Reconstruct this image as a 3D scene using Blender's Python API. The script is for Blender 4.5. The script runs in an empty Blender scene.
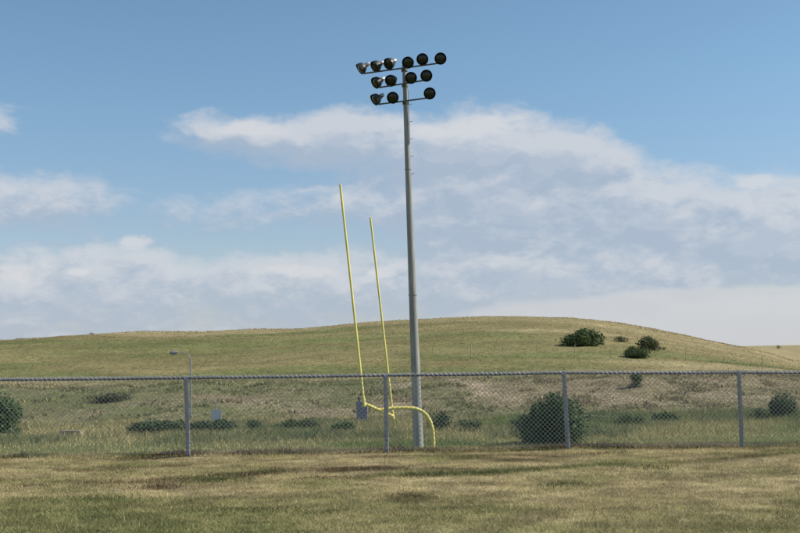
import bpy, math, random
import numpy as np
from mathutils import Vector, Matrix

random.seed(7)
RNG = np.random.default_rng(11)
scene = bpy.context.scene
COL = scene.collection
R = math.radians

# ------------------------------------------------------------------ camera
F_PX = 1111.0                                  # 50 mm lens on a 36 mm sensor, 800 px wide
EYE = 1.6
PITCH = math.atan((350.0 - 266.5) / F_PX)
ROLL = R(1.0)
UPV = Vector((0, -math.sin(PITCH), math.cos(PITCH)))
FWD = Vector((0, math.cos(PITCH), math.sin(PITCH)))
XV = Vector((1, 0, 0))
cam_right = XV * math.cos(ROLL) - UPV * math.sin(ROLL)
cam_up = XV * math.sin(ROLL) + UPV * math.cos(ROLL)
cam = bpy.data.cameras.new('camera')
cam.lens = 50.0
cam.sensor_width = 36.0
cam.clip_start = 0.1
cam.clip_end = 20000
cam_o = bpy.data.objects.new('camera', cam)
COL.objects.link(cam_o)
m = Matrix.Identity(4)
for i in range(3):
    m[i][0] = cam_right[i]
    m[i][1] = cam_up[i]
    m[i][2] = -FWD[i]
m[0][3], m[1][3], m[2][3] = 0, 0, EYE
cam_o.matrix_world = m
scene.camera = cam_o


def at(u, v, D):
    """point of the place at ground distance D seen at photo position u, v"""
    d = cam_right * (u - 400.0) + cam_up * (266.5 - v) + FWD * F_PX
    k = D / d.y
    return Vector((d.x * k, D, EYE + d.z * k))


# ------------------------------------------------------------------ light
SUN_EL, SUN_AZ = R(40), R(88)                 # azimuth clockwise from the view direction (+Y)
sun_dir = Vector((math.sin(SUN_AZ) * math.cos(SUN_EL), math.cos(SUN_AZ) * math.cos(SUN_EL), math.sin(SUN_EL)))
sun = bpy.data.lights.new('sun', 'SUN')
sun.energy = 4.3
sun.angle = R(0.6)
sun.color = (1.0, 0.93, 0.82)
sun_o = bpy.data.objects.new('sun', sun)
COL.objects.link(sun_o)
sun_o.rotation_euler = sun_dir.to_track_quat('Z', 'Y').to_euler()

scene.view_settings.view_transform = 'Standard'
scene.view_settings.look = 'None'
scene.view_settings.exposure = 0.35
scene.view_settings.gamma = 1.0

world = bpy.data.worlds.new('World')
scene.world = world
world.use_nodes = True
WT = world.node_tree
WT.nodes.clear()


class E:
    """tiny expression wrapper round Math nodes"""
    def __init__(self, tree, sock):
        self.t, self.s = tree, sock

    @staticmethod
    def _op(t, op, *args):
        n = t.nodes.new('ShaderNodeMath')
        n.operation = op
        for i, a in enumerate(args):
            if isinstance(a, E):
                t.links.new(a.s, n.inputs[i])
            else:
                n.inputs[i].default_value = float(a)
        return E(t, n.outputs[0])

    def __add__(self, o): return E._op(self.t, 'ADD', self, o)
    __radd__ = __add__
    def __sub__(self, o): return E._op(self.t, 'SUBTRACT', self, o)
    def __rsub__(self, o): return E._op(self.t, 'SUBTRACT', o, self)
    def __mul__(self, o): return E._op(self.t, 'MULTIPLY', self, o)
    __rmul__ = __mul__
    def __truediv__(self, o): return E._op(self.t, 'DIVIDE', self, o)
    def max(self, o): return E._op(self.t, 'MAXIMUM', self, o)
    def min(self, o): return E._op(self.t, 'MINIMUM', self, o)
    def smax(self, o, k): return E._op(self.t, 'SMOOTH_MAX', self, o, k)

    def smooth(self, a, b, lo=0.0, hi=1.0):
        n = self.t.nodes.new('ShaderNodeMapRange')
        n.interpolation_type = 'SMOOTHSTEP'
        self.t.links.new(self.s, n.inputs[0])
        for i, v in enumerate((a, b, lo, hi)):
            n.inputs[i + 1].default_value = v
        return E(self.t, n.outputs[0])


def noise_node(t, vec, scale, detail=4, rough=0.55, dist=0.0):
    n = t.nodes.new('ShaderNodeTexNoise')
    n.inputs['Scale'].default_value = scale
    n.inputs['Detail'].default_value = detail
    n.inputs['Roughness'].default_value = rough
    n.inputs['Distortion'].default_value = dist
    if vec is not None:
        t.links.new(vec, n.inputs['Vector'])
    return n


def combine(t, x, y, z):
    n = t.nodes.new('ShaderNodeCombineXYZ')
    for i, a in enumerate((x, y, z)):
        if isinstance(a, E):
            t.links.new(a.s, n.inputs[i])
        else:
            n.inputs[i].default_value = float(a)
    return n.outputs[0]


def mix_rgb(t, fac, a, b, mode='MIX'):
    n = t.nodes.new('ShaderNodeMix')
    n.data_type = 'RGBA'
    n.blend_type = mode
    fi, ai, bi = n.inputs[0], n.inputs[6], n.inputs[7]
    for sck, val in ((fi, fac), (ai, a), (bi, b)):
        if isinstance(val, E):
            t.links.new(val.s, sck)
        elif isinstance(val, bpy.types.NodeSocket):
            t.links.new(val, sck)
        elif isinstance(val, (int, float)):
            sck.default_value = val
        else:
            sck.default_value = (*val, 1.0)
    return n.outputs[2]


def build_sky():
    t = WT
    sky = t.nodes.new('ShaderNodeTexSky')
    sky.sky_type = 'NISHITA'
    sky.sun_disc = False
    sky.sun_elevation = SUN_EL
    sky.sun_rotation = SUN_AZ
    sky.altitude = 900
    sky.air_density = 1.0
    sky.dust_density = 0.6
    sky.ozone_density = 1.5
    co = t.nodes.new('ShaderNodeTexCoord')
    sep = t.nodes.new('ShaderNodeSeparateXYZ')
    t.links.new(co.outputs['Generated'], sep.inputs[0])
    dx, dy, dz = (E(t, sep.outputs[i]) for i in range(3))
    az = E._op(t, 'ARCTAN2', dx, dy) * (180 / math.pi)       # degrees right of the view direction
    el = E._op(t, 'ARCSINE', dz) * (180 / math.pi)
    # slow warp so that cloud outlines are ragged
    base = combine(t, az, el * 1.9, 0.0)
    wn = noise_node(t, base, 0.22, 5, 0.6)
    ws = t.nodes.new('ShaderNodeSeparateXYZ')
    t.links.new(wn.outputs['Color'], ws.inputs[0])
    wx = (E(t, ws.outputs[0]) - 0.5) * 4.0
    wy = (E(t, ws.outputs[1]) - 0.5) * 2.0
    k = 57.2958 / F_PX
    # cloud banks: centre and half-size in degrees of azimuth and elevation
    banks = [
        (250, 137, 90, 24, 0.80), (340, 140, 120, 34, 0.95), (470, 152, 150, 46, 1.0), (560, 160, 90, 40, 1.0),
        (400, 200, 150, 34, 0.62), (510, 212, 180, 60, 0.85), (640, 222, 130, 56, 0.95), (760, 240, 120, 62, 0.98),
        (110, 294, 150, 58, 0.92), (140, 262, 50, 26, 0.75), (300, 292, 170, 50, 0.88), (15, 308, 110, 46, 0.88),
        (560, 285, 260, 72, 0.98), (25, 208, 120, 36, 0.66), (-10, 135, 50, 18, 0.55),
        (250, 212, 110, 24, 0.38), (690, 322, 280, 40, 1.0), (400, 345, 900, 34, 0.95), (500, 190, 150, 50, 0.9), (620, 200, 90, 44, 0.9),
    ]

    def density(ax, ey, fine):
        d = None
        for cx, cy, rx, ry, w in banks:
            ca = (cx - 400) * k
            ce = (350 - cy - (cx - 400) * 0.0175) * k
            a = (ax - ca) * (1.0 / (rx * k))
            b = (ey - ce) * (1.0 / (ry * k))
            v = (1.0 - (a * a + b * b)) * w
            d = v if d is None else d.smax(v, 0.25)
        # everywhere else in the sky: scattered fair-weather cloud of the same kind
        g = noise_node(t, combine(t, dx * 1.0, dy * 1.0, dz * 2.6), 2.1, 5, 0.55)
        far = E._op(t, 'ABSOLUTE', ax).smooth(24, 34)
        far = far.max(ey.smooth(20, 28))
        g = (E(t, g.outputs[0]) - 0.5) * 5.0 * far - (1.0 - far) * 3.0
        d = d.max(g).max(-1.0)
        return d + (fine - 0.5) * 1.0

    f1 = E(t, noise_node(t, base, 0.55, 8, 0.62, 0.35).outputs[0])
    d0 = density(az + wx, el + wy, f1)
    base_up = combine(t, az + 0.45, el * 1.9 + 1.3, 0.0)
    f2 = E(t, noise_node(t, base_up, 0.55, 8, 0.62, 0.35).outputs[0])
    d1 = density(az + wx + 0.5, el + wy + 0.75, f2)
    alpha = d0.smooth(-0.06, 0.70) * 0.88
    lit = (d0.min(0.9) - d1.min(0.9)).smooth(-0.2, 0.40)
    cloud = mix_rgb(t, lit, (0.318, 0.382, 0.472), (0.490, 0.512, 0.552))
    # low cloud by the horizon is paler
    low = el.smooth(0.3, 3.8, 0.45, 0.0)
    cloud = mix_rgb(t, low, cloud, (0.360, 0.405, 0.470))
    # small sunlit heads on top of the low banks
    for cx, cy, rx, ry in ((140, 243, 26, 9), (292, 272, 52, 9), (36, 277, 34, 13), (385, 270, 30, 8), (82, 274, 14, 5), (750, 190, 26, 9), (470, 126, 90, 14), (250, 130, 50, 10)):
        ca, ce = (cx - 400) * k, (350 - cy - (cx - 400) * 0.0175) * k
        ha = ((az + wx * 0.5) - ca) * (1 / (rx * k))
        hb = ((el + wy * 0.5) - ce) * (1 / (ry * k))
        hd = 1.0 - ha * ha - hb * hb + (f1 - 0.5) * 2.0
        hm = hd.smooth(0.1, 0.9, 0.0, 0.75)
        cloud = mix_rgb(t, hm, cloud, (0.560, 0.560, 0.575))
        alpha = alpha.max(hm)
    # the pale bank lying along the horizon on the right
    ca, ce = (720 - 400) * k, (350 - 322 - 5.6) * k
    pb = 1.0 - (((az + wx) - ca) * ((az + wx) - ca)) * (1 / (300 * k) ** 2) - (((el + wy * 0.6) - ce) * ((el + wy * 0.6) - ce)) * (1 / (34 * k) ** 2)
    cloud = mix_rgb(t, pb.smooth(-0.05, 0.35, 0.0, 0.8), cloud, (0.490, 0.500, 0.525))
    skc = t.nodes.new('ShaderNodeVectorMath')
    skc.operation = 'SCALE'
    t.links.new(sky.outputs[0], skc.inputs[0])
    skc.inputs['Scale'].default_value = SKY_STRENGTH
    tint = mix_rgb(t, 1.0, skc.outputs[0], mix_rgb(t, el.smooth(2, 15), SKY_TINT_LOW, SKY_TINT), 'MULTIPLY')
    final = mix_rgb(t, alpha, tint, cloud)
    bg = t.nodes.new('ShaderNodeBackground')
    t.links.new(final, bg.inputs[0])
    bg.inputs[1].default_value = 1.0
    out = t.nodes.new('ShaderNodeOutputWorld')
    t.links.new(bg.outputs[0], out.inputs[0])


SKY_STRENGTH = 0.10
SKY_TINT = (0.90, 1.02, 1.0)
SKY_TINT_LOW = (0.84, 0.79, 0.82)
build_sky()


# ------------------------------------------------------------------ helpers
def tag(o, label=None, cat=None, group=None, kind=None):
    if label: o['label'] = label
    if cat: o['category'] = cat
    if group: o['group'] = group
    if kind: o['kind'] = kind
    return o


def empty(name, loc, label, cat, group=None):
    o = bpy.data.objects.new(name, None)
    o.empty_display_size = 0.3
    o.location = loc
    COL.objects.link(o)
    return tag(o, label, cat, group)


def link(name, me, mat, parent=None, loc=None, smooth=False):
    if mat is not None and not me.materials:
        me.materials.append(mat)
    if smooth:
        me.polygons.foreach_set('use_smooth', [True] * len(me.polygons))
    o = bpy.data.objects.new(name, me)
    COL.objects.link(o)
    if parent is not None:
        o.parent = parent
    if loc is not None:
        o.location = loc
    return o


def np_mesh(name, verts, faces, cols=None):
    """fast mesh from arrays; faces is an (n,3) or (n,4) int array"""
    me = bpy.data.meshes.new(name)
    verts = np.asarray(verts, dtype=np.float32)
    faces = np.asarray(faces, dtype=np.int32)
    n, k = faces.shape
    me.vertices.add(len(verts))
    me.vertices.foreach_set('co', verts.ravel())
    me.loops.add(n * k)
    me.loops.foreach_set('vertex_index', faces.ravel())
    me.polygons.add(n)
    me.polygons.foreach_set('loop_start', np.arange(0, n * k, k, dtype=np.int32))
    me.polygons.foreach_set('loop_total', np.full(n, k, dtype=np.int32))
    if cols is not None:
        a = me.color_attributes.new('Col', 'FLOAT_COLOR', 'POINT')
        c = np.ones((len(verts), 4), dtype=np.float32)
        c[:, :3] = cols
        a.data.foreach_set('color', c.ravel())
    me.update(calc_edges=True)
    me.validate()
    return me


class MB:
    def __init__(self):
        self.v, self.f = [], []

    def box(self, c, s, rot=None):
        b = len(self.v)
        for x in (-.5, .5):
            for y in (-.5, .5):
                for z in (-.5, .5):
                    p = Vector((x * s[0], y * s[1], z * s[2]))
                    if rot is not None:
                        p = rot @ p
                    self.v.append(tuple(p + Vector(c)))
        for q in ((0, 1, 3, 2), (4, 6, 7, 5), (0, 4, 5, 1), (2, 3, 7, 6), (0, 2, 6, 4), (1, 5, 7, 3)):
            self.f.append(tuple(b + i for i in q))
        return self

    def tube(self, pts, rad, n=12, caps=True):
        pts = [Vector(p) for p in pts]
        rads = rad if isinstance(rad, (list, tuple)) else [rad] * len(pts)
        b = len(self.v)
        ref = None
        for i, p in enumerate(pts):
            a = pts[max(i - 1, 0)]
            c = pts[min(i + 1, len(pts) - 1)]
            d = (c - a).normalized()
            if ref is None:
                ref = d.orthogonal().normalized()
            ref = (ref - d * ref.dot(d)).normalized()
            s = d.cross(ref)
            for j in range(n):
                t = 2 * math.pi * j / n
                self.v.append(tuple(p + (ref * math.cos(t) + s * math.sin(t)) * rads[i]))
        for i in range(len(pts) - 1):
            for j in range(n):
                j2 = (j + 1) % n
                self.f.append((b + i * n + j, b + i * n + j2, b + (i + 1) * n + j2, b + (i + 1) * n + j))
        if caps:                      # own vertices, so that the rim stays sharp
            e = b + (len(pts) - 1) * n
            k = len(self.v)
            self.v.extend(self.v[b:b + n])
            self.f.append(tuple(k + j for j in reversed(range(n))))
            k = len(self.v)
            self.v.extend(self.v[e:e + n])
            self.f.append(tuple(k + j for j in range(n)))
        return self

    def lathe(self, prof, origin, axis, n=24):
        """prof: (radius, height along axis)"""
        axis = Vector(axis).normalized()
        u = axis.orthogonal().normalized()
        w = axis.cross(u)
        b = len(self.v)
        for r, h in prof:
            for j in range(n):
                t = 2 * math.pi * j / n
                self.v.append(tuple(Vector(origin) + axis * h + (u * math.cos(t) + w * math.sin(t)) * max(r, 1e-4)))
        for i in range(len(prof) - 1):
            for j in range(n):
                j2 = (j + 1) % n
                self.f.append((b + i * n + j, b + i * n + j2, b + (i + 1) * n + j2, b + (i + 1) * n + j))
        return self

    def build(self, name, mat, parent=None, smooth=False, loc=None):
        me = bpy.data.meshes.new(name)
        me.from_pydata(self.v, [], self.f)
        me.update()
        if smooth:
            me.polygons.foreach_set('use_smooth', [len(p.vertices) == 4 for p in me.polygons])
        return link(name, me, mat, parent, loc)


# value noise -------------------------------------------------------
TAB = np.random.default_rng(5).random((256, 256))


def vnoise(x, y, seed=0):
    x = np.asarray(x, float) + seed * 17.31
    y = np.asarray(y, float) + seed * 9.77
    xi, yi = np.floor(x).astype(int), np.floor(y).astype(int)
    fx, fy = x - xi, y - yi
    fx = fx * fx * (3 - 2 * fx)
    fy = fy * fy * (3 - 2 * fy)
    a = TAB[xi & 255, yi & 255]
    b = TAB[(xi + 1) & 255, yi & 255]
    c = TAB[xi & 255, (yi + 1) & 255]
    d = TAB[(xi + 1) & 255, (yi + 1) & 255]
    return (a * (1 - fx) + b * fx) * (1 - fy) + (c * (1 - fx) + d * fx) * fy


def fbm(x, y, seed=0, oct=4, gain=0.5):
    s, a, tot, f = 0.0, 1.0, 0.0, 1.0
    for o in range(oct):
        s = s + a * vnoise(np.asarray(x) * f, np.asarray(y) * f, seed + o * 3)
        tot += a
        a *= gain
        f *= 2.03
    return s / tot


def sstep(x, a, b):
    t = np.clip((np.asarray(x, float) - a) / (b - a), 0, 1)
    return t * t * (3 - 2 * t)


def gauss(x, y, cx, cy, sx, sy):
    return np.exp(-((x - cx) / sx) ** 2 - ((y - cy) / sy) ** 2)


def mixc(c, d, t):
    t = np.clip(np.asarray(t), 0, 1)[..., None]
    return c * (1 - t) + np.asarray(d) * t


# ------------------------------------------------------------------ terrain
FENCE_Y = 17.55
EDGE_Y = 18.0
FIELD_Z = -4.3
# height of the hill's crest every 6 m from left to right
CREST = [3.5, 3.61, 3.71, 3.82, 3.92, 4.03, 4.13, 4.24, 4.34, 4.45, 4.55, 4.66, 4.77, 4.87, 4.98, 5.08, 5.19, 5.29, 5.4, 5.5, 5.61, 5.71, 5.82, 5.92, 6.01, 6.0, 5.97, 6.05, 6.26, 6.51, 6.84, 7.37, 7.64, 7.46, 7.19, 7.18, 7.46, 7.66, 7.68, 7.72, 8.1, 8.57, 8.97, 9.25, 9.39, 9.55, 9.76, 9.91, 9.88, 9.75, 9.54, 9.26, 8.61, 7.66, 6.65, 5.48, 4.19, 2.81, 1.46, 0.2, -1.42, -3.27, -3.68, -3.8, -3.9, -4.0]
_gx = np.concatenate([[-900, -500], -260 + 6.0 * np.arange(len(CREST)), [260, 700]])
_gz = np.concatenate([[-6, -2], CREST, [-6.5, -7.5]])
TRENCH = [at(300, 476, 14.05), at(400, 475.5, 14.2), at(500, 471, 14.5), at(600, 467, 14.9), at(700, 461, 15.5), at(800, 456, 16.2)]
_tx = [p.x for p in TRENCH]
_ty = [p.y for p in TRENCH]


def trench(x, y):
    c = np.interp(x, _tx, _ty) + (fbm(x * 0.9, y * 0 + 3, 4, 3) - 0.5) * 0.25
    return np.exp(-((y - c) / 0.24) ** 2) * sstep(x, _tx[0], _tx[0] + 1.2), y - c


def H(x, y):
    x = np.asarray(x, float)
    y = np.asarray(y, float)
    # plateau the camera stands on
    z0 = (fbm(x * 0.35, y * 0.5, 1, 4) - 0.5) * 0.10 + (fbm(x * 2.2, y * 2.6, 2, 3) - 0.5) * 0.035
    tr, off = trench(x, y)
    z0 = z0 - tr * 0.035 + np.exp(-((off + 0.35) / 0.3) ** 2) * 0.025 * sstep(x, 0, 2)
    edge = EDGE_Y + (fbm(x * 0.8, x * 0 + 1.0, 6, 3) - 0.5) * 0.25
    z0 = z0 + 0.03 * np.exp(-((y - edge + 0.1) / 0.25) ** 2)
    drop = sstep(y, edge - 0.1, edge + 13)
    zf = FIELD_Z + (fbm(x * 0.12, y * 0.12, 8, 3) - 0.5) * 0.35
    z = z0 * (1 - drop) + zf * drop
    # bank at the foot of the hill
    wob = (fbm(x * 0.05, y * 0 + 2, 9, 3) - 0.5) * 12
    bk = sstep(y, 88 + wob * 0.6, 122 + wob * 0.6)
    gully = (fbm(x * 0.22, y * 0.07, 12, 4) - 0.5) * 1.3 * bk * (1 - sstep(y, 122, 140))
    zb = -1.7
    z = z * (1 - bk) + zb * bk + gully
    # the hill
    xe = np.where(x > 0, x * 300.0 / np.clip(y, 130, 420), x)      # the right flank runs obliquely away
    cz = np.interp(xe, _gx, _gz)
    s = np.clip((y - 128) / 172.0, 0, 1)
    hill = (1 - (1 - s) ** 1.5) * (cz - zb)
    over = sstep(y, 300, 560)
    far = -8.0
    z = z + hill * (1 - over) + (far - zb) * over
    rough = (fbm(x * 0.06, y * 0.06, 15, 5) - 0.5) * 1.0 + (fbm(x * 0.4, y * 0.4, 16, 3) - 0.5) * 0.35
    z = z + rough * sstep(y, 126, 170) * (1 - sstep(y, 600, 900))
    # second, farther swell on the right
    z = z + 7.2 * gauss(x, y, 160, 470, 90, 60)
    return z


def fine(lo, hi, step, out, far, grow=1.35):
    a = list(np.arange(lo, hi + step * 0.5, step))
    s = step
    v = hi
    while v < far[1]:
        s *= grow
        v += s
        a.append(v)
    s = step
    v = lo
    while v > far[0]:
        s *= grow
        v -= s
        a.insert(0, v)
    return np.array(a)


def sheet(name, xs, ys, colf, mat, sink=None):
    X, Y = np.meshgrid(xs, ys)
    Z = H(X, Y)
    if sink is not None:
        Z = Z - sink(X, Y)
    V = np.stack([X, Y, Z], -1).reshape(-1, 3)
    nx, ny = len(xs), len(ys)
    i = np.arange(nx - 1)[None, :] + np.arange(ny - 1)[:, None] * nx
    Fq = np.stack([i, i + 1, i + 1 + nx, i + nx], -1).reshape(-1, 4)
    me = np_mesh(name, V, Fq, colf(X, Y).reshape(-1, 3))
    o = link(name, me, mat, smooth=True)
    return tag(o, kind='structure')


def ground_hit(u, v, lo=60.0, hi=330.0):
    D = np.arange(lo, hi, 0.25)
    d = cam_right * (u - 400.0) + cam_up * (266.5 - v) + FWD * F_PX
    z = EYE + D * d.z / d.y
    below = np.nonzero(H(D * d.x / d.y, D) > z)[0]
    return float(D[below[0]]) if len(below) else hi


# plant cover: which kind of grass grows where -----------------------
STRAW = np.array((0.300, 0.252, 0.132))
PALE = np.array((0.370, 0.310, 0.178))
BROWN = np.array((0.100, 0.074, 0.040))
GREEN = np.array((0.158, 0.168, 0.062))
DKGREEN = np.array((0.088, 0.100, 0.040))
GPATCH = []
for u, v, D, sx, sy, w in ((40, 515, 10.4, 1.6, 1.30, 1.3), (150, 510, 10.7, 1.2, 0.80, .8), (10, 490, 12.0, 1.2, 0.70, .6),
                           (212, 474, 14.2, .28, 0.35, 1.2), (235, 501, 11.4, .4, 0.35, .7), (312, 505, 11.1, .5, 0.44, .5),
                           (250, 520, 10.2, 1.4, 0.50, .45), (90, 485, 12.6, .9, 0.88, .5), (440, 505, 11.2, .7, 0.66, .35),
                           (330, 478, 13.8, .9, 0.29, .5), (520, 522, 10.1, 1.3, 0.88, .3), (700, 512, 10.5, 1.2, 0.88, .3)):
    p = at(u, v, D)
    GPATCH.append((p.x, D, sx, sy, w))
BPATCH = []
for u, v, D, sx, sy, w in ((240, 469, 14.6, .5, 0.39, 1.1), (345, 468, 14.9, .22, 0.34, .9), (383, 467, 15.0, .24, 0.34, .9),
                           (268, 469, 14.8, .2, 0.34, .6), (100, 474, 14.4, 1.4, 0.50, .6), (160, 479, 13.6, .2, 0.28, .7),
                           (410, 494, 12.2, .22, 0.28, .9), (450, 465, 15.2, .3, 0.34, .4), (640, 485, 12.8, .6, 0.28, .4),
                           (500, 490, 12.3, 1.0, 0.42, .35)):
    p = at(u, v, D)
    BPATCH.append((p.x, D, sx, sy, w))


def lawn_maps(x, y):
    g = (fbm(x * 0.8, y * 0.9, 21, 5, 0.6) - 0.52) * 2.4 + 0.08
    for cx, cy, sx, sy, w in GPATCH:
        g = g + w * gauss(x, y, cx, cy, sx, sy) * (0.55 + 0.9 * fbm(x * 3, y * 3, 22, 3))
    g = g + 0.75 * (1 - sstep(y, 9.5, 13.5)) * (0.3 + fbm(x * 0.7, y * 1.2, 29, 3))
    tr, off = trench(x, y)
    g = g + tr * (1.3 * gauss(x, y, 1.5, 14.6, 1.9, 2) + 0.15) * (0.4 + 1.2 * fbm(x * 2, y * 2, 33, 2))
    near = 1 - sstep(y, 12.0, 13.0)
    g = g * (1 - near) + near * (1.0 * np.tanh(np.clip(g, -1, 2) * 0.9) * (0.55 + 0.7 * fbm(x * 2.3, y * 2.3, 36, 4)))
    b = (fbm(x * 0.7, y * 2.0, 25, 5, 0.6) - 0.53) * 4.5 * (0.35 + 0.65 * sstep(y, 11, 14))
    for cx, cy, sx, sy, w in BPATCH:
        b = b + 1.5 * w * gauss(x, y, cx, cy, sx, sy) * (0.5 + fbm(x * 3, y * 5, 26, 3))
    b = b + 0.9 * np.exp(-((y - EDGE_Y - 0.1) / 0.22) ** 2) * (0.2 + fbm(x * 1.5, y, 27, 3))
    b = b + tr * 1.5 * (0.35 + 0.9 * fbm(x * 1.3, y, 37, 3))
    lip = np.exp(-((off + 0.55) / 0.3) ** 2) * sstep(x, _tx[0], _tx[0] + 1.5)
    p = (fbm(x * 1.2, y * 2.2, 28, 5, 0.6) - 0.48) * 4.0 + lip * 0.7
    b = b - lip * 0.5
    g = g - lip * 0.4
    return g, b, p


def lawn_col(x, y):
    g, b, p = lawn_maps(x, y)
    c = np.broadcast_to(STRAW, x.shape + (3,)).copy()
    c = mixc(c, PALE, p * 0.8)
    c = mixc(c, BROWN, b * 0.9)
    c = mixc(c, GREEN, g)
    c = mixc(c, DKGREEN, (g - 0.75) * 1.2)
    mott = 0.78 + 0.48 * sstep(fbm(x * 3.2, y * 4.0, 31, 4, 0.65), 0.3, 0.68)
    return c * mott[..., None]


FGREEN = np.array((0.108, 0.132, 0.040))
FPALE = np.array((0.255, 0.226, 0.104))


def field_col(x, y):
    t = fbm(x * 0.06, y * 0.15, 41, 4)
    c = np.broadcast_to(FGREEN, x.shape + (3,)).copy()
    dry = sstep(t, 0.42, 0.62) * sstep(y, 70, 76)
    dry = np.maximum(dry, sstep(y, 73, 80) * (1 - sstep(x, -12, -5)) * 0.9)
    return mixc(c, FPALE, dry)


OLIVE = np.array((0.206, 0.176, 0.082))
HGREEN = np.array((0.138, 0.148, 0.056))
HSTRAW = np.array((0.310, 0.256, 0.140))
BANK = np.array((0.215, 0.175, 0.100))
SOIL = np.array((0.330, 0.262, 0.180))
SAGE = np.array((0.148, 0.142, 0.066))


def hill_col(x, y):
    c = np.broadcast_to(OLIVE, x.shape + (3,)).copy()
    cz = H(x, y)
    n = fbm(x * 0.028, y * 0.05, 51, 5)
    c = mixc(c, HGREEN, sstep(n, 0.50, 0.66) * 0.9)
    n2 = fbm(x * 0.022, y * 0.07, 52, 5)
    c = mixc(c, HSTRAW, sstep(n2, 0.50, 0.70) * 0.75)
    for cx, cy, sx, sy, w in ((-38, 190, 28, 26, .8), (-70, 215, 26, 18, .6), (12, 172, 14, 14, .6), (-8, 235, 24, 16, .5), (75, 185, 18, 12, .6), (40, 165, 18, 10, .4)):
        c = mixc(c, HGREEN, w * gauss(x, y, cx, cy, sx, sy) * (0.4 + 1.2 * fbm(x * 0.06, y * 0.1, 57, 4)))
    strk = fbm(x * 0.05, y * 0.10, 58, 5, 0.6)
    c = c * (0.90 + 0.20 * sstep(strk, 0.35, 0.65))[..., None]
    # dry crown of the hill and its right shoulder
    c = mixc(c, HSTRAW, sstep(y, 235, 275) * (0.6 + 0.6 * fbm(x * 0.05, y * 0.05, 53, 4)) * 0.8)
    c = mixc(c, HSTRAW, sstep(x, 15, 70) * sstep(y, 150, 220) * 0.5)
    # bank
    wob = (fbm(x * 0.05, y * 0 + 2, 9, 3) - 0.5) * 12
    bk = sstep(y, 89 + wob * .6, 96 + wob * .6) * (1 - sstep(y, 121 + wob * .6, 131 + wob * .6))
    bc = np.broadcast_to(BANK, x.shape + (3,)).copy()
    bc = mixc(bc, SAGE, sstep(fbm(x * 0.12, y * 0.12, 54, 4), 0.42, 0.6) * (0.9 - 0.5 * sstep(x, 5, 25)))
    bc = mixc(bc, HGREEN, sstep(fbm(x * 0.07, y * 0.15, 56, 3), 0.35, 0.6) * (1 - sstep(x, 0, 12)) * 0.8)
    soil = sstep(fbm(x * 0.25, y * 0.18, 55, 4), 0.55, 0.68) * (0.25 + 1.1 * gauss(x, y, 7, 114, 7, 9) + 0.5 * gauss(x, y, 24, 112, 12, 12))
    bc = mixc(bc, SOIL, soil)
    t = np.clip(bk, 0, 1)[..., None]
    c = c * (1 - t) + bc * t
    t = (1 - sstep(y, 88 + wob * .6, 92 + wob * .6))[..., None]
    c = c * (1 - t) + field_col(x, y) * t
    return c


# ------------------------------------------------------------------ materials
def mat_new(name):
    m = bpy.data.materials.new(name)
    m.use_nodes = True
    t = m.node_tree
    return m, t, t.nodes['Principled BSDF']


def cover_mat(name, scale, bump, rough=0.95, var=0.5):
    """soil and thatch: plant-cover colour with fine grain"""
    m, t, p = mat_new(name)
    a = t.nodes.new('ShaderNodeAttribute')
    a.attribute_name = 'Col'
    co = t.nodes.new('ShaderNodeTexCoord')
    n1 = noise_node(t, co.outputs['Object'], scale, 6, 0.7)
    n2 = noise_node(t, co.outputs['Object'], scale * 0.13, 4, 0.6)
    v = E(t, n1.outputs[0]).smooth(0.3, 0.7, 1 - var, 1 + var) * E(t, n2.outputs[0]).smooth(0.3, 0.7, 0.88, 1.12)
    vm = t.nodes.new('ShaderNodeVectorMath')
    vm.operation = 'SCALE'
    t.links.new(a.outputs['Color'], vm.inputs[0])
    t.links.new(v.s, vm.inputs['Scale'])
    t.links.new(vm.outputs[0], p.inputs['Base Color'])
    p.inputs['Roughness'].default_value = rough
    p.inputs['Specular IOR Level'].default_value = 0.1
    b = t.nodes.new('ShaderNodeBump')
    b.inputs['Strength'].default_value = 0.7
    b.inputs['Distance'].default_value = bump
    t.links.new(n1.outputs[0], b.inputs['Height'])
    t.links.new(b.outputs[0], p.inputs['Normal'])
    return m


def leaf_mat(name, col=None, var=0.35, trans=0.3, rough=0.7):
    """blades and leaves: own colour (or the plant-cover colour), each piece a little different"""
    m, t, p = mat_new(name)
    if col is None:
        a = t.nodes.new('ShaderNodeAttribute')
        a.attribute_name = 'Col'
        src = a.outputs['Color']
    else:
        n = t.nodes.new('ShaderNodeRGB')
        n.outputs[0].default_value = (*col, 1)
        src = n.outputs[0]
    g = t.nodes.new('ShaderNodeNewGeometry')
    v = E(t, g.outputs['Random Per Island']) * (2 * var) + (1 - var)
    vm = t.nodes.new('ShaderNodeVectorMath')
    vm.operation = 'SCALE'
    t.links.new(src, vm.inputs[0])
    t.links.new(v.s, vm.inputs['Scale'])
    t.links.new(vm.outputs[0], p.inputs['Base Color'])
    p.inputs['Roughness'].default_value = rough
    p.inputs['Specular IOR Level'].default_value = 0.2
    tr = t.nodes.new('ShaderNodeBsdfTranslucent')
    t.links.new(vm.outputs[0], tr.inputs[0])
    mx = t.nodes.new('ShaderNodeMixShader')
    mx.inputs[0].default_value = trans
    t.links.new(p.outputs[0], mx.inputs[1])
    t.links.new(tr.outputs[0], mx.inputs[2])
    t.links.new(mx.outputs[0], t.nodes['Material Output'].inputs[0])
    return m


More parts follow.
